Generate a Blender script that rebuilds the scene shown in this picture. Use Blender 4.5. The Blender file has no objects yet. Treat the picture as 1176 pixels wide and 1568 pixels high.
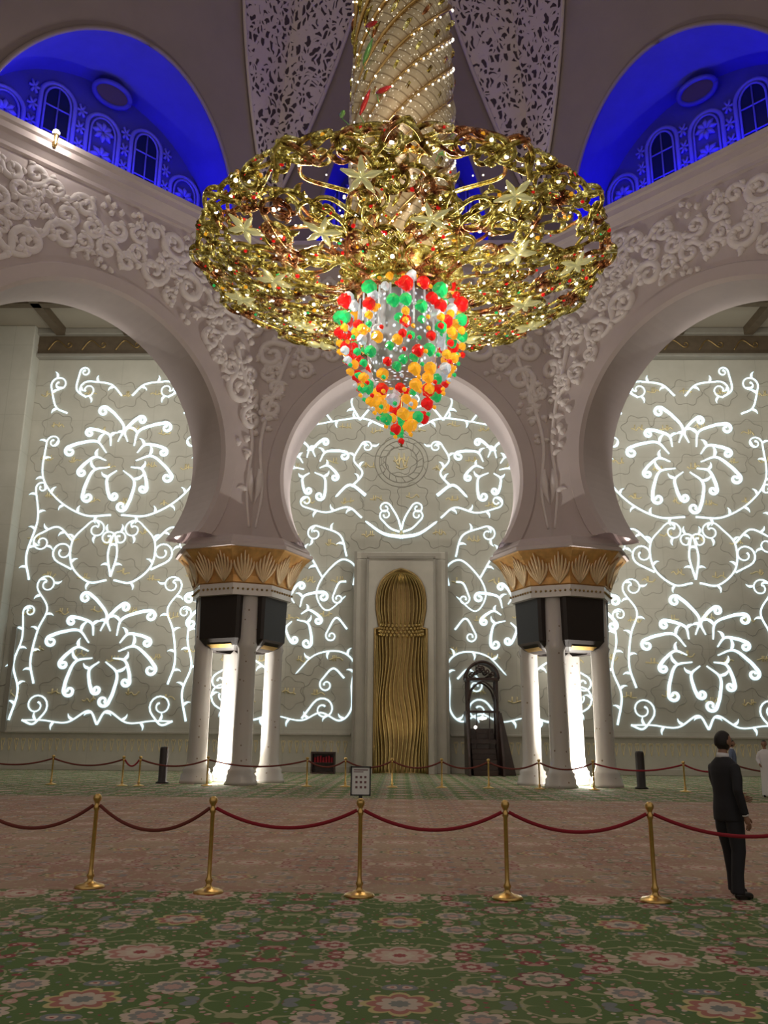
import bpy, bmesh, math, random
import numpy as np
from mathutils import Matrix, Vector
random.seed(7); rng=np.random.RandomState(7)
S=bpy.context.scene
COL=S.collection
pi=math.pi
# ------------------------------------------------------------ materials
class NT:
    def __init__(s,name):
        s.m=bpy.data.materials.new(name); s.m.use_nodes=True
        s.t=s.m.node_tree; s.t.nodes.clear()
        s.out=s.t.nodes.new('ShaderNodeOutputMaterial')
        s.b=s.t.nodes.new('ShaderNodeBsdfPrincipled')
        s.t.links.new(s.b.outputs[0],s.out.inputs[0])
    def n(s,ty,**k):
        x=s.t.nodes.new(ty)
        for a,b in k.items(): setattr(x,a,b)
        return x
    def put(s,inp,v):
        if isinstance(v,(int,float)): inp.default_value=v
        elif isinstance(v,(tuple,list)):
            if len(v)==3 and inp.type=='RGBA': v=tuple(v)+(1,)
            inp.default_value=v
        else: s.t.links.new(v,inp)
    def ma(s,op,a,b=None,c=None,clamp=False):
        x=s.n('ShaderNodeMath',operation=op); x.use_clamp=clamp
        s.put(x.inputs[0],a)
        if b is not None: s.put(x.inputs[1],b)
        if c is not None: s.put(x.inputs[2],c)
        return x.outputs[0]
    def mix(s,f,a,b):
        x=s.n('ShaderNodeMix',data_type='RGBA')
        s.put(x.inputs[0],f); s.put(x.inputs[6],a); s.put(x.inputs[7],b)
        return x.outputs[2]
    def step(s,v,lo,hi):
        x=s.n('ShaderNodeMapRange'); x.clamp=True
        s.put(x.inputs[0],v); x.inputs[1].default_value=lo; x.inputs[2].default_value=hi
        return x.outputs[0]
    def pos(s):
        g=s.n('ShaderNodeNewGeometry'); x=s.n('ShaderNodeSeparateXYZ')
        s.t.links.new(g.outputs['Position'],x.inputs[0])
        s.P=g.outputs['Position']
        return x.outputs
    def comb(s,a,b,c=0.0):
        x=s.n('ShaderNodeCombineXYZ'); s.put(x.inputs[0],a); s.put(x.inputs[1],b); s.put(x.inputs[2],c); return x.outputs[0]
    def noise(s,vec,scale,detail=2,rough=.5,out=0):
        x=s.n('ShaderNodeTexNoise'); 
        if vec is not None: s.put(x.inputs['Vector'],vec)
        x.inputs['Scale'].default_value=scale; x.inputs['Detail'].default_value=detail; x.inputs['Roughness'].default_value=rough
        return x.outputs[out]
    def voro(s,vec,scale,feature='F1',rand=1.0):
        x=s.n('ShaderNodeTexVoronoi',feature=feature)
        s.put(x.inputs['Vector'],vec); x.inputs['Scale'].default_value=scale; x.inputs['Randomness'].default_value=rand
        return x
    def ramp(s,f,stops,interp='LINEAR'):
        x=s.n('ShaderNodeValToRGB'); r=x.color_ramp; r.interpolation=interp
        while len(r.elements)<len(stops): r.elements.new(.5)
        for e,(p,c) in zip(r.elements,stops): e.position=p; e.color=tuple(c)+(1,)
        s.put(x.inputs[0],f); return x.outputs[0]
    def bump(s,h,st=.3,d=.05):
        x=s.n('ShaderNodeBump'); x.inputs['Strength'].default_value=st; x.inputs['Distance'].default_value=d
        s.put(x.inputs['Height'],h); s.t.links.new(x.outputs[0],s.b.inputs['Normal'])
def pm(name,c,rough=.5,metal=0,em=None,es=0,var=0.0,vs=3.0,trans=0,coat=0):
    t=NT(name)
    if var>0:
        f=t.noise(t.n('ShaderNodeTexCoord').outputs['Object'],vs,4,.6)
        c2=tuple(max(0,x*(1-var)) for x in c); c3=tuple(min(1,x*(1+var*.5)) for x in c)
        t.put(t.b.inputs['Base Color'],t.ramp(f,[(.3,c2),(.7,c3)]))
    else: t.put(t.b.inputs['Base Color'],c)
    t.b.inputs['Roughness'].default_value=rough; t.b.inputs['Metallic'].default_value=metal
    t.b.inputs['Transmission Weight'].default_value=trans
    t.b.inputs['Coat Weight'].default_value=coat
    if em: t.put(t.b.inputs['Emission Color'],em); t.b.inputs['Emission Strength'].default_value=es
    return t.m
M={}
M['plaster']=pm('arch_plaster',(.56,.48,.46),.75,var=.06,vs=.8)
M['relief']=pm('relief_plaster',(.80,.73,.70),.6,var=.05)  # arch plaster lightened; the carving's light and shade contrast is put into colour
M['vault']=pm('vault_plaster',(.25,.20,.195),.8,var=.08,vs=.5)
t=NT('qibla_marble'); p=t.pos()
jx=t.ma('ABSOLUTE',t.ma('SUBTRACT',t.ma('FRACT',t.ma('DIVIDE',p[0],2.05)),.5)); jz=t.ma('ABSOLUTE',t.ma('SUBTRACT',t.ma('FRACT',t.ma('DIVIDE',p[2],2.15)),.5))
j=t.ma('MAXIMUM',t.step(jx,.488,.494),t.step(jz,.488,.494))
c=t.ramp(t.noise(t.P,.7,4,.6),[(.3,(.42,.40,.335)),(.7,(.48,.46,.39))])
t.put(t.b.inputs['Base Color'],t.mix(t.ma('MULTIPLY',j,.35),c,(.30,.28,.23))); t.b.inputs['Roughness'].default_value=.55
M['qibla']=t.m
M['marble']=pm('frame_marble',(.42,.39,.33),.4,var=.08,vs=1.5)
M['marble_d']=pm('frame_marble_dark',(.26,.24,.20),.4,var=.08,vs=1.5)
M['vine']=pm('lit_vine',(.7,.78,.8),.5,em=(.70,.90,1.0),es=1.25)
M['outline']=pm('wall_engraving',(.34,.32,.27),.6)
M['script']=pm('gold_script',(.75,.64,.36),.4,.2)
M['gold']=pm('brass',(.72,.48,.17),.28,1.0,var=.15,vs=20)
M['goldcap']=pm('capital_gold',(.72,.40,.14),.42,.5,var=.25,vs=3)
M['gold_d']=pm('antique_gold',(.34,.23,.09),.4,.8,var=.2,vs=4)
M['gold_m']=pm('mihrab_gold',(.58,.44,.18),.35,.8,var=.15,vs=6)
M['white']=pm('white_marble',(.68,.64,.60),.25,var=.05,vs=2,coat=.3)
M['black']=pm('speaker_grille',(.016,.010,.008),.5)
M['wood']=pm('dark_wood',(.035,.014,.009),.35,var=.3,vs=5)
M['red']=pm('red_velvet',(.28,.008,.02),.8)
M['brownrope']=pm('brown_velvet',(.16,.03,.02),.8)
M['suit']=pm('black_suit',(.012,.012,.016),.75)
M['skin']=pm('skin',(.30,.16,.10),.5)
M['hair']=pm('hair',(.012,.008,.006),.6)
M['shirt']=pm('white_cloth',(.75,.75,.76),.8)
M['bluecloth']=pm('blue_cloth',(.14,.18,.28),.8)
M['shoe']=pm('black_leather',(.01,.01,.01),.25)
M['paper']=pm('paper',(.8,.8,.78),.7)
M['ink']=pm('ink',(.03,.03,.03),.6)
M['lips']=pm('lips',(.25,.08,.07),.5)
M['darkhole']=pm('oculus_dark',(.09,.06,.05),.7)
M['bluewall']=pm('niche_plaster',(.06,.055,.42),.8,var=.1,vs=1)  # white plaster; the blue light of the niches is put into its colour
M['bluerel']=pm('niche_relief',(.17,.16,.66),.7)  # relief tinted likewise, blue light painted into the colour
M['winglass']=pm('window_glass',(.01,.015,.06),.2)
M['leafc']=pm('leaf_cream',(.80,.60,.36),.4,.3)
# lattice
t=NT('filigree_lattice'); t.pos()
uv=t.n('ShaderNodeUVMap').outputs[0]
nz=t.noise(uv,1.5,2,.5,1)
vm=t.n('ShaderNodeVectorMath',operation='MULTIPLY_ADD'); t.put(vm.inputs[0],nz); vm.inputs[1].default_value=(.8,.8,0); t.put(vm.inputs[2],uv)
v1=t.voro(vm.outputs[0],3.5,'DISTANCE_TO_EDGE'); 
f=t.step(v1.outputs['Distance'],.17,.21)
t.put(t.b.inputs['Base Color'],t.mix(f,(.62,.53,.52),(.06,.04,.05)))
t.bump(t.ma('SUBTRACT',1.0,f),.8,.1)
t.b.inputs['Roughness'].default_value=.8
M['lattice']=t.m
# chandelier gold; highlights, dark shadow tones and sparkle painted in by noise
t=NT('chandelier_gold'); o=t.n('ShaderNodeTexCoord').outputs['Object']
n1=t.noise(o,3.8,3,.75); n2=t.noise(o,1.4,2,.5)
c=t.ramp(n1,[(.34,(.07,.03,.006)),(.46,(.32,.23,.035)),(.57,(.58,.50,.14)),(.68,(.88,.84,.50))])
c=t.mix(t.ma('MULTIPLY',t.step(n2,.53,.60),.85),c,t.ramp(n1,[(.38,(.07,.006,.006)),(.55,(.36,.10,.04)),(.7,(.85,.55,.32))]))
t.put(t.b.inputs['Base Color'],c); t.b.inputs['Metallic'].default_value=.8; t.b.inputs['Roughness'].default_value=.25
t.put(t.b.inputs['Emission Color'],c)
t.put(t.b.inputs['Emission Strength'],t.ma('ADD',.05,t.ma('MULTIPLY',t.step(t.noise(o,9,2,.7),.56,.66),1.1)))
M['cgold']=t.m
# stem
t=NT('stem_crystal'); p=t.pos()
th=t.ma('ARCTAN2',t.ma('SUBTRACT',p[1],18.7),p[0])
hz=t.ma('ADD',t.ma('MULTIPLY',th,1.2),t.ma('MULTIPLY',p[2],-.8))
band=t.ma('ABSOLUTE',t.ma('SINE',t.ma('MULTIPLY',hz,4.166)))
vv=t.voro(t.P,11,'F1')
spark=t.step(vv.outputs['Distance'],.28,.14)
big=t.noise(t.P,1.2,2)
sc=t.ma('ABSOLUTE',t.ma('SINE',t.ma('ADD',t.ma('MULTIPLY',th,9),t.ma('MULTIPLY',p[2],10))))
base=t.mix(t.step(band,.1,.6),(.26,.15,.05),(.44,.35,.20))
base=t.mix(t.ma('MULTIPLY',t.step(sc,.35,.1),.7),base,(.13,.08,.03))
t.put(t.b.inputs['Base Color'],base)
t.b.inputs['Roughness'].default_value=.35; t.b.inputs['Metallic'].default_value=.3
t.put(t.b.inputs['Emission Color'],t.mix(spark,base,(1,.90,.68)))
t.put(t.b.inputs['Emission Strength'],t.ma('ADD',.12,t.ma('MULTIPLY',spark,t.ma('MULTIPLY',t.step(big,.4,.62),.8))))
M['stem']=t.m
def ballmat(n,c,e): return pm(n,c,.12,0,em=c,es=e,coat=.6)
M['bred']=ballmat('red_glass',(.70,.008,.01),.5)
M['bgreen']=ballmat('green_glass',(.015,.50,.13),.5)
M['byel']=ballmat('amber_glass',(.85,.38,.02),.6)
M['bclear']=ballmat('clear_crystal',(.60,.67,.75),.32)
M['bead']=pm('crystal_bead',(.9,.85,.7),.1,em=(1,.92,.75),es=2.2)
t=NT('crystal_core'); o=t.n('ShaderNodeTexCoord').outputs['Object']
v=t.voro(o,7,'F1'); t.put(t.b.inputs['Base Color'],(.35,.37,.40))
t.put(t.b.inputs['Emission Color'],(.8,.88,1)); t.put(t.b.inputs['Emission Strength'],t.ma('ADD',.05,t.ma('MULTIPLY',t.step(v.outputs['Distance'],.35,.1),1.2)))
t.b.inputs['Roughness'].default_value=.15
M['core']=t.m
# column marble with inlay
t=NT('inlaid_marble'); p=t.pos(); o=t.n('ShaderNodeTexCoord').outputs['Object']
v=t.voro(o,3.2,'F1'); f=t.step(v.outputs['Distance'],.13,.10)
t.put(t.b.inputs['Base Color'],t.mix(f,(.52,.49,.46),(.26,.20,.15))); t.b.inputs['Roughness'].default_value=.22
M['column']=t.m
# carpet
t=NT('carpet'); p=t.pos(); X,Y=p[0],p[1]
u=t.ma('PINGPONG',X,1.05); v=t.ma('PINGPONG',t.ma('ADD',Y,.25),1.3)
uvv=t.comb(u,v)
warp=t.n('ShaderNodeVectorMath',operation='MULTIPLY_ADD'); t.put(warp.inputs[0],t.noise(uvv,4,2,.5,1)); warp.inputs[1].default_value=(.12,.12,0); t.put(warp.inputs[2],uvv)
W=warp.outputs[0]
va=t.voro(W,6.0,'F1',.9); d=va.outputs['Distance']
cs=t.n('ShaderNodeSeparateXYZ'); t.t.links.new(va.outputs['Color'],cs.inputs[0])
vb=t.voro(W,17,'F1',1.0); db=vb.outputs['Distance']
cb=t.n('ShaderNodeSeparateXYZ'); t.t.links.new(vb.outputs['Color'],cb.inputs[0])
pal=[(0,(.50,.32,.26)),(.2,(.56,.44,.33)),(.36,(.27,.06,.06)),(.50,(.44,.25,.20)),(.68,(.19,.21,.21)),(.80,(.56,.47,.34)),(.93,(.09,.16,.06))]
mot=t.ramp(cs.outputs[0],pal,'CONSTANT')
mot2=t.ramp(cb.outputs[1],pal,'CONSTANT')
zone=t.ma('MULTIPLY',t.step(Y,10.35,10.45),t.step(Y,26.5,25.5))
ground=t.mix(zone,(.095,.165,.042),t.mix(t.step(t.noise(t.P,.45,1),.45,.55),(.34,.19,.14),(.38,.27,.185)))
colr=t.mix(t.ma('MULTIPLY',t.step(db,.36,.30),t.ma('GREATER_THAN',cb.outputs[0],.42)),ground,mot2)
ns=t.noise(uvv,2.0,1,.5)
fr=t.ma('ABSOLUTE',t.ma('SUBTRACT',t.ma('FRACT',t.ma('MULTIPLY',ns,7)),.5))
colr=t.mix(t.ma('MULTIPLY',t.step(fr,.10,.06),.7),colr,(.40,.38,.22))
fl=t.ma('MULTIPLY',t.step(d,.42,.38),t.ma('GREATER_THAN',cs.outputs[1],.45))
colr=t.mix(fl,colr,mot)
colr=t.mix(t.ma('MULTIPLY',fl,t.step(d,.22,.18)),colr,(.56,.42,.34))
colr=t.mix(t.ma('MULTIPLY',fl,t.step(d,.1,.07)),colr,(.32,.06,.06))
def medal(colr,cu,cv,R,cols):
    du=t.ma('SUBTRACT',u,cu); dv=t.ma('SUBTRACT',v,cv)
    r=t.ma('SQRT',t.ma('ADD',t.ma('MULTIPLY',du,du),t.ma('MULTIPLY',dv,dv)))
    a=t.ma('ARCTAN2',dv,du)
    r=t.ma('DIVIDE',r,t.ma('ADD',R,t.ma('MULTIPLY',t.ma('ABSOLUTE',t.ma('COSINE',t.ma('MULTIPLY',a,4))),R*.35)))
    for k,c in cols: colr=t.mix(t.step(r,k,k-.04),colr,c)
    return colr
colr=medal(colr,0,0,.23,[(1.0,(.58,.47,.38)),(.86,(.44,.21,.17)),(.66,(.57,.43,.35)),(.42,(.60,.52,.41)),(.22,(.33,.07,.07))])
colr=medal(colr,1.05,.65,.17,[(1.0,(.20,.06,.06)),(.85,(.52,.42,.33)),(.6,(.16,.21,.12)),(.35,(.53,.36,.3))])
colr=medal(colr,0,1.3,.20,[(1.0,(.52,.44,.20)),(.84,(.38,.15,.12)),(.6,(.54,.45,.36)),(.3,(.2,.22,.2))])
colr=medal(colr,.55,.33,.12,[(1.0,(.50,.36,.30)),(.6,(.30,.08,.08)),(.3,(.54,.46,.36))])
colr=medal(colr,.52,.98,.13,[(1.0,(.55,.45,.36)),(.7,(.24,.24,.22)),(.4,(.48,.31,.26))])
colr=t.mix(t.ma('MULTIPLY',zone,.28),colr,(.39,.26,.195))
colr=t.mix(t.ma('MULTIPLY',t.step(t.noise(t.P,.25,2),.5,.7),.15),colr,(.42,.31,.24))
t.put(t.b.inputs['Base Color'],colr); t.b.inputs['Roughness'].default_value=.95
t.bump(t.noise(t.P,60,2),.3,.01)
M['carpet']=t.m
M['frieze']=pm('frieze_brown',(.10,.07,.04),.6,var=.2)
M['ceil']=pm('aisle_ceiling',(.28,.24,.18),.8)
# ------------------------------------------------------------ mesh helpers
def link(o,parent=None):
    COL.objects.link(o)
    if parent is not None: o.parent=parent
    return o
def empty(name,loc=(0,0,0)):
    e=bpy.data.objects.new(name,None); e.location=loc; e.empty_display_size=.2; COL.objects.link(e); return e
def mesh(name,vs,fs,mat,parent=None,smooth=False):
    me=bpy.data.meshes.new(name); me.from_pydata([tuple(map(float,v)) for v in vs],[],fs); me.update()
    o=bpy.data.objects.new(name,me)
    for m_ in (mat if isinstance(mat,list) else [mat]): me.materials.append(m_)
    if smooth: me.polygons.foreach_set('use_smooth',[True]*len(me.polygons))
    return link(o,parent)
def tubes(name,lines,mat,parent=None,sides=6,cyc=False):
    V=[];F=[];b=0
    cs=[(math.cos(2*pi*k/sides),math.sin(2*pi*k/sides)) for k in range(sides)]
    for P,R in lines:
        P=np.asarray(P,float); n=len(P)
        if n<2: continue
        R=np.broadcast_to(np.asarray(R,float),(n,))
        T=np.gradient(P,axis=0); T/= (np.linalg.norm(T,axis=1)[:,None]+1e-9)
        up=np.array([0,0,1.]) if abs(T[0][2])<.9 else np.array([1.,0,0])
        N=np.cross(T[0],up); N/=np.linalg.norm(N)+1e-9
        for i in range(n):
            N=N-T[i]*np.dot(N,T[i]); N/=np.linalg.norm(N)+1e-9
            B=np.cross(T[i],N)
            for c,s_ in cs: V.append(P[i]+R[i]*(c*N+s_*B))
        for i in range(n-1):
            for k in range(sides):
                k2=(k+1)%sides
                F.append((b+i*sides+k,b+i*sides+k2,b+(i+1)*sides+k2,b+(i+1)*sides+k))
        F.append(tuple(b+k for k in range(sides))[::-1]); F.append(tuple(b+(n-1)*sides+k for k in range(sides)))
        b+=n*sides
    return mesh(name,V,F,mat,parent,True)
def lathe_data(prof,seg=24,c=(0,0),rot=0,facet=None):
    V=[];F=[]
    for r,z in prof:
        for k in range(seg):
            a=2*pi*k/seg+rot; V.append((c[0]+r*math.cos(a),c[1]+r*math.sin(a),z))
    n=len(prof)
    for i in range(n-1):
        for k in range(seg):
            k2=(k+1)%seg; F.append((i*seg+k,i*seg+k2,(i+1)*seg+k2,(i+1)*seg+k))
    F.append(tuple(range(seg))[::-1]); F.append(tuple((n-1)*seg+k for k in range(seg)))
    return V,F
def lathe(name,prof,mat,parent=None,seg=24,c=(0,0),rot=0,smooth=True):
    V,F=lathe_data(prof,seg,c,rot); return mesh(name,V,F,mat,parent,smooth)
def boxes(name,lst,mat,parent=None,bev=0.0):
    V=[];F=[]
    for x0,x1,y0,y1,z0,z1 in lst:
        b=len(V); V+=[(x0,y0,z0),(x1,y0,z0),(x1,y1,z0),(x0,y1,z0),(x0,y0,z1),(x1,y0,z1),(x1,y1,z1),(x0,y1,z1)]
        F+=[tuple(b+i for i in f) for f in [(0,3,2,1),(4,5,6,7),(0,1,5,4),(1,2,6,5),(2,3,7,6),(3,0,4,7)]]
    o=mesh(name,V,F,mat,parent)
    if bev>0:
        m_=o.modifiers.new('bevel','BEVEL'); m_.width=bev; m_.segments=2
    return o
def ico(sub=1):
    bm=bmesh.new(); bmesh.ops.create_icosphere(bm,subdivisions=sub,radius=1)
    V=np.array([v.co[:] for v in bm.verts]); F=[tuple(v.index for v in f.verts) for f in bm.faces]; bm.free(); return V,F
ICO1=ico(1); ICO2=ico(2)
def blobs(name,items,mat,parent=None,base=ICO1,spike=0.0,smooth=False):
    V=[];F=[]; bv,bf=base
    bv=bv.copy()
    if spike:
        bv*= (1+spike*np.cos(np.arange(len(bv))*2.4))[:,None]
    for P,r in items:
        b=len(V); q=bv*np.asarray(r)+np.asarray(P); V+=list(q); F+=[tuple(i+b for i in f) for f in bf]
    return mesh(name,V,F,mat,parent,smooth)
# ------------------------------------------------------------ 2-D vine drawing
def cat(pts,n=10):
    p=[np.array(q,float) for q in pts]; p=[2*p[0]-p[1]]+p+[2*p[-1]-p[-2]]; out=[]
    for i in range(1,len(p)-2):
        for k in range(n):
            s=k/n; a,b,c,d=p[i-1],p[i],p[i+1],p[i+2]
            out.append(.5*((2*b)+(-a+c)*s+(2*a-5*b+4*c-d)*s*s+(-a+3*b-3*c+d)*s**3))
    out.append(p[-2]); return np.array(out)
def curl(P,T,r,sg,turns=1.2,n=22,sh=.25):
    T=T/np.linalg.norm(T); q=P.copy(); a=math.atan2(T[1],T[0]); out=[]
    tot=turns*2*pi; da=tot/n
    for k in range(n):
        rr=r*(1-(1-sh)*k/n); ds=rr*da; a+=sg*da; q=q+np.array([math.cos(a-sg*da/2),math.sin(a-sg*da/2)])*ds; out.append(q.copy())
    return np.array(out)
def vine(pts,r0=.1,r1=.05,end=None,n=10):
    P=cat(pts,n)
    if end:
        r,sg,tu=end; P=np.vstack([P,curl(P[-1],P[-1]-P[-2],r,sg,tu)])
    m=len(P); R=np.linspace(r0,r1,m); 
    if end: R[-1]=r1*1.5; R[-2]=r1*1.6; R[-3]=r1*1.4
    else: R[-1]=r1*.3
    return P,R
def leaf(P,ang,L,sg,r):
    n=7; q=np.array(P,float); out=[q.copy()]; a=ang
    for k in range(n): a+=sg*.24; q=q+np.array([math.cos(a),math.sin(a)])*L/n; out.append(q.copy())
    R=r*np.array([.5,.9,1.3,1.4,1.15,.8,.45,.12]); return np.array(out),R
def leafy(P,R,every,L,r,skip=.1):
    out=[]; d=np.concatenate([[0],np.cumsum(np.linalg.norm(np.diff(P,axis=0),axis=1))]); s=every*.6; k=0
    while s<d[-1]*(1-skip):
        i=int(np.searchsorted(d,s)); i=min(max(i,1),len(P)-1); T=P[i]-P[i-1]; a=math.atan2(T[1],T[0]); sg=1 if k%2 else -1
        out.append(leaf(P[i],a+sg*.35,L,sg,r)); s+=every; k+=1
    return out
def star(cx,cz,n,ri,ro,r,ph=0,cr=.3):
    out=[]; c=np.array([cx,cz])
    for k in range(n):
        a=2*pi*k/n+ph; sg=1 if math.cos(a)>=0 else -1; e=np.array([math.cos(a),math.sin(a)]); t_=np.array([-e[1],e[0]])*sg
        lo=ro*(1 if k%2 else .80); L=lo-ri; q=cr*(1 if k%2 else .8)
        P,R=vine([c+e*ri-t_*.05,c+e*(ri+.35*L)+t_*.20*L,c+e*(ri+.75*L)+t_*.05*L,c+e*(ri+L)-t_*.12*L],r,r,(q,-sg,1.15)); R=R*(.35+.95*np.sin(np.linspace(.15,pi*.9,len(R)))); out.append((P,R))
        out.append(leaf(P[8],a+sg*.9,L*.36,sg,r*.85))
    return out
def mirror(lines,cx=0): return [(np.column_stack([2*cx-P[:,0],P[:,1]]),R) for P,R in lines]
def scroll(c,r,sg,ang,rad,tail=1.3,turns=1.3):
    c=np.array(c,float); n=26; out=[]
    for k in range(n):
        s=k/(n-1); a=ang-sg*turns*2*pi*(1-s); rr=r*(.18+.82*s); out.append(c+rr*np.array([math.cos(a),math.sin(a)]))
    P=np.array(out); T=P[-1]-P[-2]; T/=np.linalg.norm(T); q=P[-1]; a=math.atan2(T[1],T[0]); ext=[]
    for k in range(12):
        a-=sg*.13; q=q+np.array([math.cos(a),math.sin(a)])*tail*r*2/12; ext.append(q)
    P=np.vstack([P,ext]); m=len(P); s=np.linspace(0,1,m); R=rad*(.7+.5*np.sin(s*pi)); R[-1]*=.2; R[0]*=1.4
    return P,R
def scatter(bounds,test,num,rmin,rmax,rad,tries=3000,seed=1,tail=1.2,sp=1.6,lf=1.3,lr=.8):
    rg=random.Random(seed); pts=[]; out=[]
    for _ in range(tries):
        if len(pts)>=num: break
        x=rg.uniform(bounds[0],bounds[1]); y=rg.uniform(bounds[2],bounds[3]); r=rg.uniform(rmin,rmax)
        if not test(x,y,r): continue
        if any((x-a)**2+(y-b)**2<((r+c)*sp*.62)**2 for a,b,c in pts): continue
        pts.append((x,y,r)); sg=rg.choice([-1,1]); an=rg.uniform(0,2*pi)
        P,R=scroll((x,y),r,sg,an,rad*(r/rmax)**.5,tail); out.append((P,R)); 
        if lf: out+=leafy(P,R,r*lf,r*.75,rad*lr,.02)
    return out
# ------------------------------------------------------------ camera
H=1.68
cam=bpy.data.objects.new('camera',bpy.data.cameras.new('camera')); COL.objects.link(cam); S.camera=cam
cam.data.sensor_fit='VERTICAL'; cam.data.sensor_height=36; cam.data.lens=1310/1573*36; cam.data.clip_end=500
cam.matrix_world=Matrix.Translation((0,0,H))@Matrix.Rotation(math.radians(1.2),4,'Z')@Matrix.Rotation(math.radians(104.92),4,'X')@Matrix.Rotation(math.radians(.5),4,'Z')
# ------------------------------------------------------------ floor & qibla wall
mesh('floor',[(-30,-8,0),(30,-8,0),(30,46.5,0),(-30,46.5,0)],[(0,1,2,3)],M['carpet'])
YW=46.0
boxes('wall_qibla',[(-30,30,YW,YW+.5,0,26)],M['qibla'])
boxes('wall_left',[(-30.4,-30,-8,46,0,26)],M['qibla'])
boxes('wall_right',[(30,30.4,-8,46,0,26)],M['qibla'])
tr=empty('trim_qibla_wall')
boxes('pilasters',[(-23.6,-21.4,45.0,YW,0,24.9),(21.4,23.6,45.0,YW,0,24.9)],M['qibla'],tr,.05)
boxes('panel_jambs',[(s*20.9-.12,s*20.9+.12,45.8,YW,1.9,7.4) for s in(-1,1)],M['marble_d'],tr)
boxes('dado_rail',[(-21.4,-2.6,45.86,YW,1.85,1.97),(2.6,21.4,45.86,YW,1.85,1.97),(-21.4,-2.6,45.8,YW,0,.3),(2.6,21.4,45.8,YW,0,.3)],M['marble'],tr,.02)
boxes('top_frieze',[(-30,30,45.6,YW,23.3,24.6)],M['frieze'],tr)
boxes('top_cornice',[(-30,30,45.3,YW,24.5,24.9),(-30,30,45.45,YW,23.15,23.35)],M['marble_d'],tr,.05)
fl=[]
for k in range(-14,15):
    x=k*2.0
    P,R=vine([(x-.8,23.6),(x-.3,24.2),(x+.3,23.8)],.045,.03,(.2,1,1)); fl.append((np.column_stack([P[:,0],np.full(len(P),45.58),P[:,1]]),R))
tubes('frieze_scrolls',fl,M['gold_d'],tr)
dd=[]
for k in range(-58,59):
    x=k*.36
    if abs(x)<2.7: continue
    for sg in(-1,1):
        P,R=vine([(x,.95),(x+sg*.05,1.25),(x+sg*.1,1.5)],.018,.012,(.06,sg,1)); dd.append((np.column_stack([P[:,0],np.full(len(P),45.98),P[:,1]]),R))
tubes('dado_flower_inlay',dd,M['script'],tr,5)
boxes('ceiling',[(-30,30,35.6,46.5,24.9,25.3)],M['ceil'])
boxes('ceiling_beams',[(-30,30,y,y+.5,24.4,24.9) for y in(38,41.5)]+[(x-.25,x+.25,35.6,45.3,24.4,24.9) for x in range(-28,29,4)],M['frieze'],tr)
# lit vines
V2=[]
def half(): 
    L=[]
    def v(pts,end=None,r0=.058,r1=.034,lv=1.05):
        P,R=vine(pts,r0,r1,end); L.append((P,R))
        if lv: L.extend(leafy(P,R,lv,.5,.05))
    return L,v
# central
L,v=half()
v([(0,12.5),(1.0,12.7),(2.0,13.4)],None,.11,.06,0)
v([(0,12.9),(.2,13.6),(.6,14.3)],(.33,-1,1.2),lv=0)
v([(.1,12.8),(.6,13.0),(1.1,13.5)],(.33,1,1.2),lv=0)
v([(2.0,14.9),(2.9,15.5),(3.7,14.8)],None,.10,.06,0)
v([(2.8,15.4),(2.2,16.2),(2.7,17.0),(2.3,17.9)],(.35,1,1.2),lv=.8)
v([(1.0,19.0),(2.3,19.5),(4.0,19.3),(5.8,18.9)],None)
v([(2.4,19.4),(2.9,20.6),(2.1,21.6)],(.5,1,1.2))
v([(2.4,19.4),(1.6,20.3),(.9,20.2)],(.45,-1,1.2),lv=0)
v([(4.0,19.3),(4.8,20.6),(4.2,21.8)],(.5,1,1.2))
v([(2.2,13.6),(3.0,14.2),(4.2,13.9),(5.4,14.2)],(.35,1,1.2))
L+=star(5.1,16.7,8,.5,2.0,.065,.3,.26)
v([(3.0,11.4),(3.4,12.6),(4.6,13.1)],(.45,-1,1.2))
v([(2.6,9.8),(2.5,10.8),(3.3,11.2),(4.3,10.2),(4.6,9.2),(4.0,8.4),(3.0,9.2)],None,lv=0)
v([(4.3,10.2),(5.2,11.6),(6.4,12.2)],(.45,-1,1.2))
v([(3.0,10.0),(3.4,9.9),(3.7,9.2)],(.3,-1,1.2),lv=0)
L+=star(5.9,8.3,8,.5,1.95,.065,.1,.26)
v([(2.6,4.4),(2.5,5.6),(3.3,6.2),(4.6,6.0),(5.6,5.0)],None)
v([(2.6,4.4),(2.6,3.2),(3.2,2.6),(4.2,3.0),(5.2,2.6),(6.4,2.8)],None)
v([(5.2,2.7),(4.6,3.5)],(.6,1,1.3),lv=0)
v([(3.0,4.8),(3.6,5.3),(4.2,4.7)],(.35,-1,1.2),lv=0)
v([(2.9,7.4),(3.5,8.0),(4.0,7.2)],(.3,-1,1.2),lv=0)
L+=star(9.6,8.6,9,.8,2.6,.07,.4,.32)+star(9.4,15.8,9,.8,2.5,.07,.2,.32)
v([(6.6,3.0),(8.0,2.6),(9.6,3.2)],(.7,1,1.3)); v([(6.8,5.0),(8.2,5.8),(9.8,5.0)],(.45,-1,1.2))
v([(6.8,12.0),(8.2,12.6),(9.8,11.9)],(.5,-1,1.2)); v([(7,19.4),(8.6,20.6),(9.8,19.6)],(.6,-1,1.3))
V2+=L+mirror(L)
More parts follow.
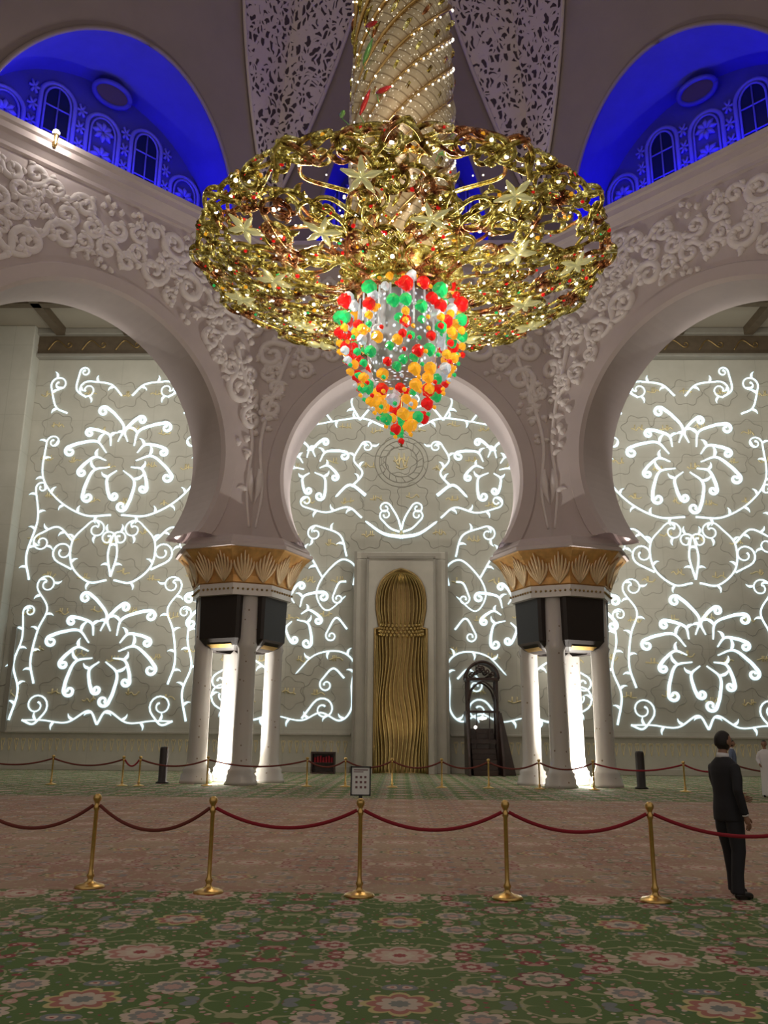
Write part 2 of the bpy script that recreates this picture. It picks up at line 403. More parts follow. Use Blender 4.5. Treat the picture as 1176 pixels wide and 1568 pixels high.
# side modules (symmetric about +-16)
L,v=half()
L2=star(0,6.4,12,.85,3.0,.075,.26,.30); L3=star(0,17.2,12,.9,3.1,.075,.26,.30)
v([(0,2.3),(.5,3.0),(1.6,2.4),(2.9,2.5),(4.0,2.5)],None)
v([(4.0,2.5),(3.4,2.3),(2.9,2.8)],(.62,-1,1.35),lv=0)
v([(4.7,2.5),(4.4,4.0),(4.8,5.4),(4.5,6.8),(4.6,8.2)],(.35,1,1.2))
v([(3.6,4.4),(3.9,5.6),(3.7,7.2),(3.3,8.4),(3.9,9.4)],(.55,1,1.35))
v([(.2,10.0),(1.2,9.9),(2.2,10.8),(2.3,12.2),(1.5,13.2)],(.55,1,1.3),lv=1.5)
v([(2.2,10.6),(3.0,11.0)],(.6,1,1.35),lv=0)
v([(2.3,12.2),(3.2,13.0),(4.2,12.6)],(.5,-1,1.3))
v([(0,10.2),(.25,11.4),(.1,12.4)],(.42,1,1.3))
v([(4.5,10.0),(4.8,11.4),(4.4,13.4),(4.7,15.2)],(.35,1,1.2))
v([(.3,13.7),(1.8,13.7),(3.4,14.6),(4.4,16.0),(4.4,18.0)],(.4,1,1.3))
v([(3.4,19.8),(4.1,20.2),(4.5,21.4)],(.5,1,1.3))
v([(.3,20.9),(1.0,21.6),(2.2,21.8)],(.55,-1,1.4))
v([(2.4,20.8),(3.0,21.3),(2.9,22.4)],(.3,1,1.3),lv=0)
SM=L+mirror(L)+L2+L3
for cx in(-16,16): V2+=[(P+np.array([cx,0]),R) for P,R in SM]
vo=empty('qibla_wall_lights')
tubes('lit_vines',[(np.column_stack([P[:,0],np.full(len(P),YW-.035),P[:,1]]),R) for P,R in V2],M['vine'],vo,6)
# engraved flowers & names
ol=[];sc=[]
rg=random.Random(3)
for ix in range(-10,11):
    for iz in range(0,9):
        x=ix*2.05+(.9 if iz%2 else 0); z=3.8+iz*2.15
        if abs(x)<2.8 and z<12: continue
        if abs(x)>20.5: continue
        x+=rg.uniform(-.3,.3); z+=rg.uniform(-.3,.3); n=40; a=np.linspace(0,2*pi,n); rr=.85*(1+.13*np.cos(6*a+rg.uniform(0,6)))
        ol.append((np.column_stack([x+rr*np.cos(a),np.full(n,YW-.003),z+rr*.9*np.sin(a)]),.02))
        q=[(x-.36,z+.02)]
        for k in range(5): q.append((x-.36+.145*(k+1),z+rg.uniform(-.10,.13)))
        P=cat(q,5); sc.append((np.column_stack([P[:,0],np.full(len(P),YW-.01),P[:,1]]),.036))
        for k in range(3): 
            xx=x+rg.uniform(-.28,.28); sc.append(([(xx,YW-.01,z-.05),(xx+.02,YW-.01,z+.25)],.03))
en=empty('wall_calligraphy')
tubes('flower_outlines',ol,M['outline'],en,4); tubes('name_script',sc,M['script'],en,4)
md=[]
for r in(1.5,1.25,.9): a=np.linspace(0,2*pi,60); md.append((np.column_stack([r*np.cos(a),np.full(60,YW-.005),16.9+r*np.sin(a)]),.03))
for k in range(16): a=2*pi*k/16; md.append(([(.9*math.cos(a),YW-.01,16.9+.9*math.sin(a)),(1.25*math.cos(a+.2),YW-.01,16.9+1.25*math.sin(a+.2))],.02))
tubes('medallion_rings',md,M['outline'],en,4)
tubes('medallion_script',[(np.column_stack([P[:,0],np.full(len(P),YW-.01),P[:,1]]),.035) for P in [cat([(-.4,17.2),(-.2,16.7),(0,17.1),(.2,16.6),(.4,17.2)],6),cat([(-.3,16.6),(0,16.45),(.35,16.6)],6),cat([(-.15,17.4),(-.12,16.6)],4),cat([(.15,17.4),(.12,16.6)],4)]],M['script'],en,5)
# ------------------------------------------------------------ mihrab
mi=empty('mihrab')
zz=[0,2,4,6,7.3,7.35,7.8,8.3,8.9,9.4,9.8,10.1,10.3,10.42,10.5,11.1]
hw=[1.36]*5+[1.12,1.20,1.29,1.30,1.22,1.05,.82,.56,.30,0,0]
YF=44.95
def holed(name,zs,hs,half,yf,yb,mat,par):
    V=[];F=[]
    for z,h in zip(zs,hs):
        for s in(-1,1): V+=[(s*h,yf,z),(s*half,yf,z),(s*h,yb,z),(s*half,yb,z)]
    for i in range(len(zs)-1):
        a=i*8;b=(i+1)*8
        for o in(0,4): F+=[(a+o,a+o+1,b+o+1,b+o),(a+o,b+o,b+o+2,a+o+2),(a+o+1,a+o+3,b+o+3,b+o+1)]
    t_=(len(zs)-1)*8; F+=[(t_+1,t_+5,t_+7,t_+3)]
    return mesh(name,V,F,mat,par)
holed('marble_frame',zz,hw,1.75,YF,YW,M['marble'],mi)
boxes('outer_frame',[(-2.45,-1.75,45.25,YW,0,11.1),(1.75,2.45,45.25,YW,0,11.1),(-2.45,2.45,45.25,YW,11.1,11.5)],M['marble'],mi,.04)
boxes('frame_fillets',[(s*1.78-.06,s*1.78+.06,44.88,45.3,0,11.1) for s in(-1,1)]+[(-1.84,1.84,44.88,45.3,11.05,11.2)]+[(s*2.45-.07,s*2.45+.07,45.15,YW,0,11.5) for s in(-1,1)],M['marble_d'],mi)
V=[];F=[];nph=24
zs=np.concatenate([np.linspace(0,7.3,14),np.linspace(7.36,10.48,22)])
for z in zs:
    h=float(np.interp(z,zz[:15],hw[:15]))
    for k in range(nph+1):
        a=pi*k/nph; V.append((h*math.cos(a),45.02+.85*math.sin(a)*min(1,h/1.0),z))
for i in range(len(zs)-1):
    for k in range(nph): a=i*(nph+1)+k; F.append((a,a+1,a+nph+2,a+nph+1))
mesh('niche_back',V,F,M['gold_d'],mi,True)
rb=[]
for k in range(1,18):
    a=pi*k/18; P=[]
    for z in np.linspace(.05,7.0,40):
        aa=a+.12*math.sin(z*1.15+.3*k)*(.4+.6*math.sin(pi*z/7)); P.append((1.33*math.cos(aa),44.98+.8*math.sin(aa),z))
    rb.append((P,.045))
for k in range(1,16):
    a=pi*k/16; P=[]
    for z in np.linspace(7.6,10.4,16):
        h=float(np.interp(z,zz[:15],hw[:15])); P.append((h*.97*math.cos(a),45.0+.8*math.sin(a)*min(1,h),z))
    rb.append((P,.04))
tubes('gold_ribs',rb,M['gold_m'],mi,6)
hb=[]
for zi in range(4):
    for k in range(15):
        a=pi*(k+.5+(zi%2)*.5)/16; hb.append(((1.18*math.cos(a),44.95+.75*math.sin(a),7.05+zi*.17),.085))
blobs('honeycomb_band',hb,M['gold_m'],mi,ICO1)
edge=[(np.array([(s*float(np.interp(z,zz[:15],hw[:15])),44.92,z) for z in np.concatenate([np.linspace(0,7.3,6),np.linspace(7.35,10.5,24)])]),.07) for s in(-1,1)]
tubes('gilded_edge',edge,M['gold_d'],mi,6)
# ------------------------------------------------------------ minbar
mb=empty('minbar_pulpit'); x0,x1=3.35,4.95
boxes('posts',[(x0,x0+.16,44.2,44.36,0,4.7),(x1-.16,x1,44.2,44.36,0,4.7),(x0,x0+.14,45.3,45.44,0,4.7),(x1-.14,x1,45.3,45.44,0,4.7)],M['wood'],mb,.02)
boxes('steps',[(x0+.2,x1-.2,43.2+.22*k,45.5,.25*k,.25*(k+1)) for k in range(9)],M['wood'],mb,.01)
boxes('gate',[(x0+.16,x1-.16,44.2,44.3,1.5,1.7),(x0+.16,x1-.16,44.2,44.3,3.0,3.12),(x0+.45,x0+.5,44.2,44.3,0,3),(x1-.5,x1-.45,44.2,44.3,0,3),(x0-.05,x1+.05,44.1,45.5,4.6,4.75)],M['wood'],mb,.01)
V=[];F=[]
for sx in(x0-.02,x1+.02):
    b=len(V); V+=[(sx-.05,42.6,0),(sx-.05,45.5,0),(sx-.05,45.5,3.1),(sx-.05,44.3,3.1),(sx-.05,42.9,.9),(sx+.05,42.6,0),(sx+.05,45.5,0),(sx+.05,45.5,3.1),(sx+.05,44.3,3.1),(sx+.05,42.9,.9)]
    F+=[(b,b+1,b+2,b+3,b+4),(b+9,b+8,b+7,b+6,b+5)]+[(b+i,b+5+i,b+5+(i+1)%5,b+(i+1)%5) for i in range(5)]
b=len(V); V+=[(x1,43.9,0),(x1+.75,43.9,0),(x1+.1,43.9,3.0),(x1,43.9,3.0),(x1,44.3,0),(x1+.75,44.3,0),(x1+.1,44.3,3.0),(x1,44.3,3.0)]
F+=[(b,b+1,b+2,b+3),(b+7,b+6,b+5,b+4),(b+1,b+5,b+6,b+2),(b+2,b+6,b+7,b+3),(b,b+3,b+7,b+4)]
mesh('side_panels',V,F,M['wood'],mb)
cn=[]
xc=(x0+x1)/2
for yy in(44.15,45.4):
    a=np.linspace(0,pi,24); cn.append((np.column_stack([xc+.82*np.cos(a),np.full(24,yy),4.7+.85*np.sin(a)]),.08))
    for k in range(5): P,R=scroll((xc-.5+.25*k,4.95+.12*(2-abs(k-2))),.12,1 if k<3 else -1,k,.035,1); cn.append((np.column_stack([P[:,0],np.full(len(P),yy),P[:,1]]),R))
    P=cat([(x0+.1,3.6),(x0+.3,4.2),(xc,4.55),(x1-.3,4.2),(x1-.1,3.6)],8); cn.append((np.column_stack([P[:,0],np.full(len(P),yy),P[:,1]]),.05))
tubes('canopy_fretwork',cn,M['wood'],mb)
a=np.linspace(0,pi,16); V=[];F=[]
for yy in(44.2,45.4): V+=[(xc+.75*math.cos(q),yy,4.7+.78*math.sin(q)) for q in a]
for k in range(15): F.append((k,k+1,k+17,k+16))
mesh('canopy_roof',V,F,M['wood'],mb)
blobs('pulpit_lamp',[((xc,44.6,2.75),(.28,.1,.1)),((x0+.4,44.12,2.3),(.1,.08,.1))],pm('pulpit_lamp',(1,1,1),.5,em=(1,.95,.85),es=2),mb)
# small low cabinet left of the mihrab, purpose unknown
cb_=empty('shoe_cabinet')
boxes('case',[(-4.45,-3.25,44.0,44.6,.95,1.05),(-4.45,-4.37,44.0,44.6,0,.95),(-3.33,-3.25,44.0,44.6,0,.95),(-4.37,-3.33,44.5,44.6,0,.95),(-4.37,-3.33,44.0,44.6,0,.08),(-4.37,-3.33,44.02,44.6,.5,.54)],M['wood'],cb_,.01)
boxes('books',[(-4.3+.14*k,-4.2+.14*k,44.1,44.4,.54,.78+.04*(k%3)) for k in range(7)],M['red'],cb_,.01)
# ------------------------------------------------------------ column clusters
def cluster(cx,cy,ang,name='column_cluster'):
    e=empty(name)
    dirs=[(math.cos(ang+k*pi/2),math.sin(ang+k*pi/2)) for k in range(4)]
    R=1.42
    pts=[(cx+R*d[0],cy+R*d[1]) for d in dirs]
    prof=[(.62,0),(.62,.12),(.58,.16),(.58,.3),(.5,.4),(.52,.5),(.44,.58),(.39,.75),(.37,1.0),(.35,5.0),(.40,5.15),(.36,5.25),(.36,7.3)]
    for i,p_ in enumerate(pts): lathe('shaft_%d'%(i+1),prof,M['column'],e,24,p_)
    for i in range(4):
        a,b=np.array(pts[i]),np.array(pts[(i+1)%4]); m_=(a+b)/2; u_=(b-a)/np.linalg.norm(b-a); n_=np.array([m_[0]-cx,m_[1]-cy]); n_/=np.linalg.norm(n_)
        V=[];F=[]
        lay=[(5.0,.50,.10),(5.15,.74,.40),(5.4,.90,.60),(7.05,.94,.64)]
        for z,hw_,ou in lay:
            for s_,o_ in((-1,-.25),(-1,ou-.1),(-.9,ou),(.9,ou),(1,ou-.1),(1,-.25)):
                q=m_+u_*hw_*s_+n_*o_; V.append((q[0],q[1],z))
        for j in range(3):
            for k in range(6): k2=(k+1)%6; F.append((j*6+k,j*6+k2,(j+1)*6+k2,(j+1)*6+k))
        F.append(tuple(range(6))[::-1]); F.append(tuple(18+k for k in range(6)))
        mesh('speaker_%d'%(i+1),V,F,M['black'],e)
        V=[]
        for s_,o_,z in((-.5,.25,5.07),(.5,.25,5.07),(.56,.44,5.19),(-.56,.44,5.19)):
            q=m_+u_*s_+n_*(o_+.03); V.append((q[0],q[1],z))
        mesh('gold_lip_%d'%(i+1),V,[(0,1,2,3)],M['gold'],e)
    ro=ang+pi/8
    lathe('plinth_band',[(1.85,7.05),(2.02,7.05),(2.02,7.5),(1.9,7.5)],M['white'],e,8,(cx,cy),ro,False)
    bd=[]
    for k in range(64):
        a=2*pi*k/64; 
        rr=2.02*math.cos(pi/8)/math.cos(((a-ro)%(pi/4))-pi/8); bd.append(((cx+(rr+.02)*math.cos(a),cy+(rr+.02)*math.sin(a),7.28),.05))
    blobs('bead_course',bd,M['gold_d'],e)
    lathe('capital',[(1.95,7.5),(2.05,7.55),(2.08,7.8),(2.2,8.15),(2.45,8.5),(2.72,8.75),(2.75,8.82)],M['goldcap'],e,8,(cx,cy),ro,False)
    lathe('abacus',[(2.6,8.8),(2.86,8.82),(2.86,8.95),(2.74,9.0),(2.7,9.12),(2.55,9.3)],M['plaster'],e,8,(cx,cy),ro,False)
    lv=[];pr=[(2.10,7.55),(2.13,7.8),(2.25,8.15),(2.5,8.5),(2.76,8.75)]
    for k in range(16):
        a0=ro+2*pi*(k+.5)/16
        for j in range(-3,4):
            P=[]
            for s_ in np.linspace(0,1,7):
                zc=7.56+s_*(1.12-.12*abs(j)); r_=float(np.interp(zc,[q[1] for q in pr],[q[0] for q in pr])); a=a0+j*.055*math.sin(s_*pi*.55)*1.05
                oc=math.cos(pi/8)/math.cos(((a-ro)%(pi/4))-pi/8); P.append((cx+(r_*oc+.0)*math.cos(a),cy+(r_*oc+.0)*math.sin(a),zc))
            lv.append((P,[.03,.05,.06,.065,.06,.05,.02]))
    tubes('palm_leaves',lv,M['leafc'],e,5)
    return e
cluster(-6.5,34.5,math.radians(-67.5),'column_cluster'); cluster(6.5,34.5,math.radians(-112.5),'column_cluster')
cluster(-17.0,24.0,math.radians(-22.5),'column_cluster'); cluster(17.0,24.0,math.radians(-157.5),'column_cluster')
# ------------------------------------------------------------ arcade facets
DZ=-1.3
C=np.array([0,18.3]); ZS=9.3; ZT=23.9+DZ
def facet(side,A,B,r,cz,nh,na):
    A=np.array(A,float);B=np.array(B,float); mid=(A+B)/2; u_=(B-A)/np.linalg.norm(B-A); n_=C-mid; n_-=u_*np.dot(n_,u_); n_/=np.linalg.norm(n_)
    Lh=np.linalg.norm(B-A)/2
    W3=lambda u,w,z:(mid[0]+u_[0]*u+n_[0]*w,mid[1]+u_[1]*u+n_[1]*w,z)
    W4=lambda u,w,z:W3(u,w,z+DZ)
    hf=lambda w: Lh-w*.4142
    am=math.asin((cz-ZS)/r); angs=np.linspace(-am,pi+am,73)
    secs=[('b',None,-1.08),('a',r+.75,-1.08),('a',r+.7,-1.2),('a',r+.12,-1.2),('a',r,-1.05),('a',r,1.05),('a',r+.12,1.2),('a',r+.62,1.2),('a',r+.7,1.08),('b',None,1.08)]
    V=[];F=[];m=len(secs)
    for a in angs:
        for ty,rr,w in secs:
            if ty=='a':
                uu=rr*math.cos(a); z=cz+rr*math.sin(a)
                if z<ZS: z=ZS
            else:
                L=hf(w); ca,sa=math.cos(a),math.sin(a); aa=a if a<=pi/2 else pi-a
                if aa<0: uu=L; z=cz+(ZS-cz)*(-aa/am)
                else:
                    k=min(L/max(abs(ca),1e-6),(ZT-cz)/max(abs(sa),1e-6)); uu=abs(ca)*k; z=cz+abs(sa)*k
                if a>pi/2: uu=-uu
            V.append(W3(uu,w,z))
    for i in range(len(angs)-1):
        for k in range(m-1): F.append((i*m+k,(i+1)*m+k,(i+1)*m+k+1,i*m+k+1))
    e=empty('wall_arcade_'+side)
    o=mesh('arch_wall',V,F,M['plaster'],e)
    for w in(1.08,-1.08):
        L=hf(w); at=math.atan2(ZT-cz,L); 
        i=[k for k in range(len(angs)-1) if angs[k]<=at<=angs[k+1]][0]
        def op(a):
            ca,sa=math.cos(a),math.sin(a); k=min(L/max(ca,1e-6),(ZT-cz)/max(sa,1e-6)); return ca*k,cz+sa*k
        p1=op(angs[i]);p2=op(angs[i+1])
        vs=[W3(p1[0],w,p1[1]),W3(L,w,ZT),W3(p2[0],w,p2[1]),W3(-p1[0],w,p1[1]),W3(-L,w,ZT),W3(-p2[0],w,p2[1])]
        mesh('spandrel_corner',vs,[(0,1,2),(3,5,4)],M['plaster'],e)
    prof=[(1.08,23.0),(1.2,23.05),(1.2,23.2),(1.35,23.4),(1.5,23.5),(1.5,23.75),(1.62,23.8),(1.62,24.0),(1.0,24.05),(-1.2,24.05)]
    V=[];F=[]
    for s_ in(-1,1):
        for w,z in prof: V.append(W4(s_*hf(w),w,z))
    k=len(prof)
    for i in range(k-1): F.append((i,i+1,k+i+1,k+i))
    mesh('cornice',V,F,M['plaster'],e)
    Lf=hf(1.08); zt=22.95+DZ
    rel=[]
    for s_ in(-1,1):
        tmp=[]
        P,R=vine([(Lf-.15,9.9),(Lf-.35,11.5),(Lf-.2,13.5),(Lf-.6,15.5),(Lf-1.2,17.5)],.05,.10); R=np.linspace(.05,.12,len(P)); tmp.append((P,R)); tmp+=leafy(P,R,.8,.55,.09)
        tmp.append(leaf((Lf-.2,12.4),-1.75,1.5,.3,.13))
        rel+=tmp if s_>0 else mirror(tmp)
    test=lambda x,y,q:(math.hypot(x,y-cz)>r+.8+q) and abs(x)<Lf-q*.5 and y<zt-q
    rel+=scatter((-Lf,Lf,13.5,zt),test,150,.30,.72,.15,12000,seed=11,tail=1.0,sp=1.45,lf=1.1)
    tubes('carved_relief',[(np.array([W3(q[0],1.09,q[1]) for q in P]),R) for P,R in rel if np.all(P[:,1]<zt) and np.all(np.abs(P[:,0])<Lf) and np.all(np.hypot(P[:,0],P[:,1]-cz)>r+.72)],M['relief'],e,6)
    # ---------------- vault section above
    kz=lambda z:1-.2*max(0,(z-24)/9)**1.5
    def VP(u,w,z):
        q=W4(u,w,z); k=kz(z); return (q[0]*k,C[1]+(q[1]-C[1])*k,z+DZ)
    L0=hf(1.0)
    hz=lambda z: nh*math.sqrt(max(0,1-((z-24)/(na-24))**2)) if z<na else 0
    zs=np.concatenate([24+(na-24)*np.sin(np.linspace(0,pi/2,22)),np.linspace(na+.4,41,14)])
    V=[];F=[];nc=10
    for z in zs:
        for s_ in(-1,1):
            for k in range(nc+1): u=hz(z)+(L0-hz(z))*k/nc; V.append(VP(s_*u,1.0,z))
    st=2*(nc+1)
    for i in range(len(zs)-1):
        for o_ in(0,nc+1):
            for k in range(nc): a=i*st+o_+k; F.append((a,a+1,a+st+1,a+st))
    ve=empty('ceiling_vault_'+side)
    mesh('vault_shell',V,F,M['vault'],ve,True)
    hole=[z for z in zs if z<=na+1e-6]
    path=[(-hz(z),z) for z in hole]+[(hz(z),z) for z in hole[::-1]]
    DW=-1.0
    V=[];F=[]
    for u,z in path:
        V.append(VP(u,1.0,z)); V.append(VP(u,.6,z)); V.append(W4(u*1.02,DW,z))
    for i in range(len(path)-1):
        for k in(0,1): F.append((i*3+k,i*3+3+k,i*3+4+k,i*3+1+k))
    mesh('niche_vault',V,F,M['bluewall'],ve,True)
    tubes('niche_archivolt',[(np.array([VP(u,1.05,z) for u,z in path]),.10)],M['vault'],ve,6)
    mesh('drum_wall',[W4(-nh-1,DW,23.9),W4(nh+1,DW,23.9),W4(nh+1,DW,na+1),W4(-nh-1,DW,na+1)],[(0,1,2,3)],M['bluewall'],ve)
    win=[]; nw=5 if nh>5 else 3
    ww=2*nh/nw*.66/2
    for k in range(nw):
        uc=(k-(nw-1)/2)*2*nh/nw*.92; edge_=abs(k-(nw-1)/2)
        zt_=24+(na-24)*(.56 if edge_>1.5 else .80 if edge_>.5 else .74)-ww; 
        a=np.linspace(0,pi,12); pth=[(uc+ww,24.1)]+[(uc+ww*math.cos(q),zt_+ww*math.sin(q)) for q in a]+[(uc-ww,24.1)]
        win.append((np.array([W4(x,DW+.05,z) for x,z in pth]),.10)); win.append((np.array([W4(uc+(x-uc)*.75,DW+.08,z-.15) for x,z in pth]),.05))
        if k%2==1:
            V=[W4(uc+(x-uc)*.7,DW+.04,z-.15) for x,z in pth]; mesh('window_%d'%k,V,[tuple(range(len(V)))],M['winglass'],ve)
        for zc in np.arange(24.9,zt_+.3,1.15):
            if k%2==0:
                for j in range(8):
                    q=2*pi*j/8; win.append((np.array([W4(uc+.05*math.cos(q),DW+.05,zc+.05*math.sin(q)),W4(uc+.28*math.cos(q),DW+.08,zc+.28*math.sin(q)),W4(uc+.48*math.cos(q),DW+.05,zc+.48*math.sin(q))]),[.05,.13,.03]))
            else:
                win.append((np.array([W4(uc-ww*.7,DW+.08,zc),W4(uc+ww*.7,DW+.08,zc)]),.035))
        if k%2==1: win.append((np.array([W4(uc,DW+.08,24.1),W4(uc,DW+.08,zt_+ww*.7)]),.035))
        um=uc+nh/nw*.92
        if k<nw-1:
            for j_,zc in enumerate(np.arange(24.5,na-1.6,.8)):
                for j in range(6):
                    q=2*pi*j/6; win.append((np.array([W4(um,DW+.05,zc),W4(um+.22*math.cos(q),DW+.07,zc+.3*math.sin(q))]),[.05,.06]))
    tubes('window_tracery',win,M['bluerel'],ve,6)
    zc=na-.62 if nh>5 else na-1.0; rr_=.62 if nh>5 else .42
    a=np.linspace(0,2*pi,33)
    tubes('oculus_ring',[(np.array([W4(rr_*1.25*math.cos(q),DW+.55+.35*math.sin(q),zc+rr_*.42*math.sin(q)) for q in a]),.11)],M['bluewall'],ve,8)
    mesh('oculus_opening',[W4(rr_*1.15*math.cos(q),DW+.56+.33*math.sin(q),zc+rr_*.40*math.sin(q)) for q in a[:-1]],[tuple(range(32))],M['darkhole'],ve)
    for s_ in(-1,1):
        zl=np.linspace(25.6,41,28); V=[];F=[];UV=[];nc=8
        for z in zl:
            wl=min(.1+.42*(z-25.6),L0-hz(z)-.35 if z<na else L0*.62); wl=max(wl,.05)
            for k in range(nc+1): u=L0-wl*k/nc; V.append(VP(s_*u,1.12,z)); UV.append((u+ (20 if s_>0 else 0),z))
        for i in range(len(zl)-1):
            for k in range(nc): a=i*(nc+1)+k; F.append((a,a+1,a+nc+2,a+nc+1))
        o=mesh('filigree_panel',V,F,M['lattice'],ve,True)
        uvl=o.data.uv_layers.new(name='UVMap')
        for lp in o.data.loops: uvl.data[lp.index].uv=UV[lp.vertex_index]
        tubes('filigree_border',[(np.array([V[i*(nc+1)+nc] for i in range(len(zl))]),.09)],M['plaster'],ve,6)
    nl=5 if nh>5 else 3
    for i in range(nl):
        uu=(i-(nl-1)/2)*2*nh/nl*.85
        l=bpy.data.lights.new('blue_uplight','POINT'); l.energy=85; l.color=(.01,.0,1); l.shadow_soft_size=.1
        lo=bpy.data.objects.new('blue_uplight',l); COL.objects.link(lo); lo.location=W4(uu,.15,24.35); lo.parent=ve
    return e
facet('front',(-6.5,34.5),(6.5,34.5),4.85,12.1,3.9,31.0)
facet('left',(-17.0,24.0),(-6.5,34.5),5.35,12.45,5.3,29.4)
facet('right',(6.5,34.5),(17.0,24.0),5.35,12.45,5.3,29.4)
V,F=lathe_data([(14,39.6),(14,39.8)],32,(0,18.3)); mesh('ceiling_dome_cap',V,F,M['vault'])
# ------------------------------------------------------------ chandelier
ch=empty('chandelier'); CY=18.7; RM=4.95
def zlow(r): return H+10.35+.85*(r/RM)**2.4
def zup(r): return H+11.7-.38*(r/RM)**3
def lowmap(P): 
    P=np.asarray(P,float); r=np.hypot(P[:,0],P[:,1]); k=np.where(r>RM,RM/np.maximum(r,1e-6),1); q=P*k[:,None]; r2=np.hypot(q[:,0],q[:,1])
    return np.column_stack([q[:,0],q[:,1]+CY,zlow(r2)])
def upmap(P):
    r=np.hypot(P[:,0],P[:,1]); k=np.where(r>4.7,4.7/np.maximum(r,1e-6),1); q=P*k[:,None]; r2=np.hypot(q[:,0],q[:,1])
    return np.column_stack([q[:,0],q[:,1]+CY,zup(r2)])
def rimmap(P):
    a=P[:,0]/4.9; rr=4.55+.38*np.sin(np.clip((P[:,1]+.1)/1.3,0,1)*pi)
    return np.column_stack([rr*np.cos(a),rr*np.sin(a)+CY,H+10.98+P[:,1]*.5])
GL=[];tips=[]
def add(P,R,mp,tip=True): 
    Q=mp(P); GL.append((Q,R*.92)); 
    if tip: tips.append(Q[-1])
nv=18
for k in range(nv):
    a=2*pi*k/nv; e=np.array([math.cos(a),math.sin(a)]); t_=np.array([-e[1],e[0]]); sg=1 if k%2 else -1
    pts=[e*1.2,e*2.0+t_*sg*.25,e*3.0-t_*sg*.3,e*4.0+t_*sg*.15]
    P,R=vine(pts,.085,.055,(.38,sg,1.2)); add(P,R,lowmap)
    for q in leafy(P,R,.55,.36,.06): add(q[0],q[1],lowmap,False)
    P,R=vine([e*1.9+t_*sg*.2,e*2.5+t_*sg*.55],.06,.04,(.28,sg,1.2)); add(P,R,lowmap)
    P,R=vine([e*2.9-t_*sg*.25,e*3.5-t_*sg*.75],.065,.045,(.36,-sg,1.2)); add(P,R,lowmap)
    P,R=vine([e*1.1,e*2.3-t_*sg*.3,e*3.6+t_*sg*.3,e*4.2],.06,.045,(.36,-sg,1.2)); add(P,R,upmap)
for k in range(26):
    s0=2*pi*4.9*k/26; sg=1 if k%2 else -1
    P,R=vine([(s0,-.1),(s0+sg*.35,.3),(s0+sg*.1,.75)],.075,.05,(.28,sg,1.3)); add(P,R,rimmap)
    P,R=vine([(s0+.5,1.15),(s0+.5-sg*.3,.8),(s0+.5,.35)],.06,.045,(.24,-sg,1.2)); add(P,R,rimmap)
    a=2*pi*k/26; ee=np.array([math.cos(a),math.sin(a),0]); tt=np.array([-ee[1],ee[0],0])
    Q=[np.array([0,CY,0])+ee*4.6+tt*sg*.1+np.array([0,0,H+11.0]),np.array([0,CY,0])+ee*5.0+tt*sg*.35+np.array([0,0,H+11.12]),np.array([0,CY,0])+ee*5.05+tt*sg*.7+np.array([0,0,H+11.3]),np.array([0,CY,0])+ee*4.75+tt*sg*.8+np.array([0,0,H+11.4])]
    GL.append((cat(Q,6),.055))
disc=lambda x,y,q:1.5<math.hypot(x,y)<4.7
for i,(P,R) in enumerate(scatter((-5,5,-5,5),disc,80,.24,.42,.05,6000,seed=5,tail=1.5,sp=1.25,lf=1.3,lr=1.15)): add(P,R,lowmap,i%5==0)
disc3=lambda x,y,q:1.8<math.hypot(x,y)<4.75 and y>-.5
for i,(P,R) in enumerate(scatter((-5,5,-5,5),disc3,60,.16,.28,.038,8000,seed=15,tail=1.8,sp=1.15,lf=1.8,lr=1.1)): add(P,R,lowmap,i%4==0)
disc2=lambda x,y,q:2.2<math.hypot(x,y)<4.5
for i,(P,R) in enumerate(scatter((-5,5,-5,5),disc2,20,.3,.5,.055,4000,seed=9,tail=1.4,sp=1.5,lf=2,lr=1.1)): add(P,R,upmap,i%4==0)
for r_ in(1.5,4.65):
    a=np.linspace(0,2*pi,121); rr=r_+.14*np.sin(a*20); GL.append((lowmap(np.column_stack([rr*np.cos(a),rr*np.sin(a)])),.04))
a=np.linspace(0,2*pi,121); GL.append((np.column_stack([(4.7+.08*np.sin(26*a))*np.cos(a),CY+(4.7+.08*np.sin(26*a))*np.sin(a),H+11.3+.1*np.sin(a*13)]),.05))
tubes('gilded_vines',GL,M['cgold'],ch,6)
FS=[]
for k in range(16):
    a=2*pi*(k+.5)/16; r_=4.15 if k%2 else 3.1; c=np.array([r_*math.cos(a),r_*math.sin(a)])
    for j in range(5):
        q=2*pi*j/5+k; P=np.array([c,c+.22*np.array([math.cos(q),math.sin(q)]),c+.44*np.array([math.cos(q),math.sin(q)])]); Q=lowmap(P)-np.array([0,0,.12]); FS.append((Q,[.04,.08,.02]))
tubes('star_flowers',FS,pm('flower_glass',(.70,.66,.32),.2,.5,em=(.8,.75,.35),es=.25),ch,6)
br=[];bc=[];by=[];bg=[]
rg=random.Random(21)
for p_ in tips:
    x=rg.random(); tgt=br if x<.4 else bc if x<.75 else by if x<.95 else bg; tgt.append((p_+np.array([0,0,-.03]),rg.uniform(.035,.06)))
for _ in range(320):
    a=rg.uniform(0,2*pi); r_=math.sqrt(rg.uniform(.1,1))*4.85; z=zlow(r_)+rg.uniform(-.05,.12); (br if rg.random()<.25 else bc).append((np.array([r_*math.cos(a),CY+r_*math.sin(a),z]),rg.uniform(.018,.034)))
blobs('red_beads',br,M['bred'],ch); blobs('crystal_beads',bc,M['bead'],ch); blobs('amber_beads',by,M['byel'],ch); blobs('green_beads',bg,M['bgreen'],ch)
V=[];F=[];n=120;zz_=np.linspace(H+10.9,39.5,150)
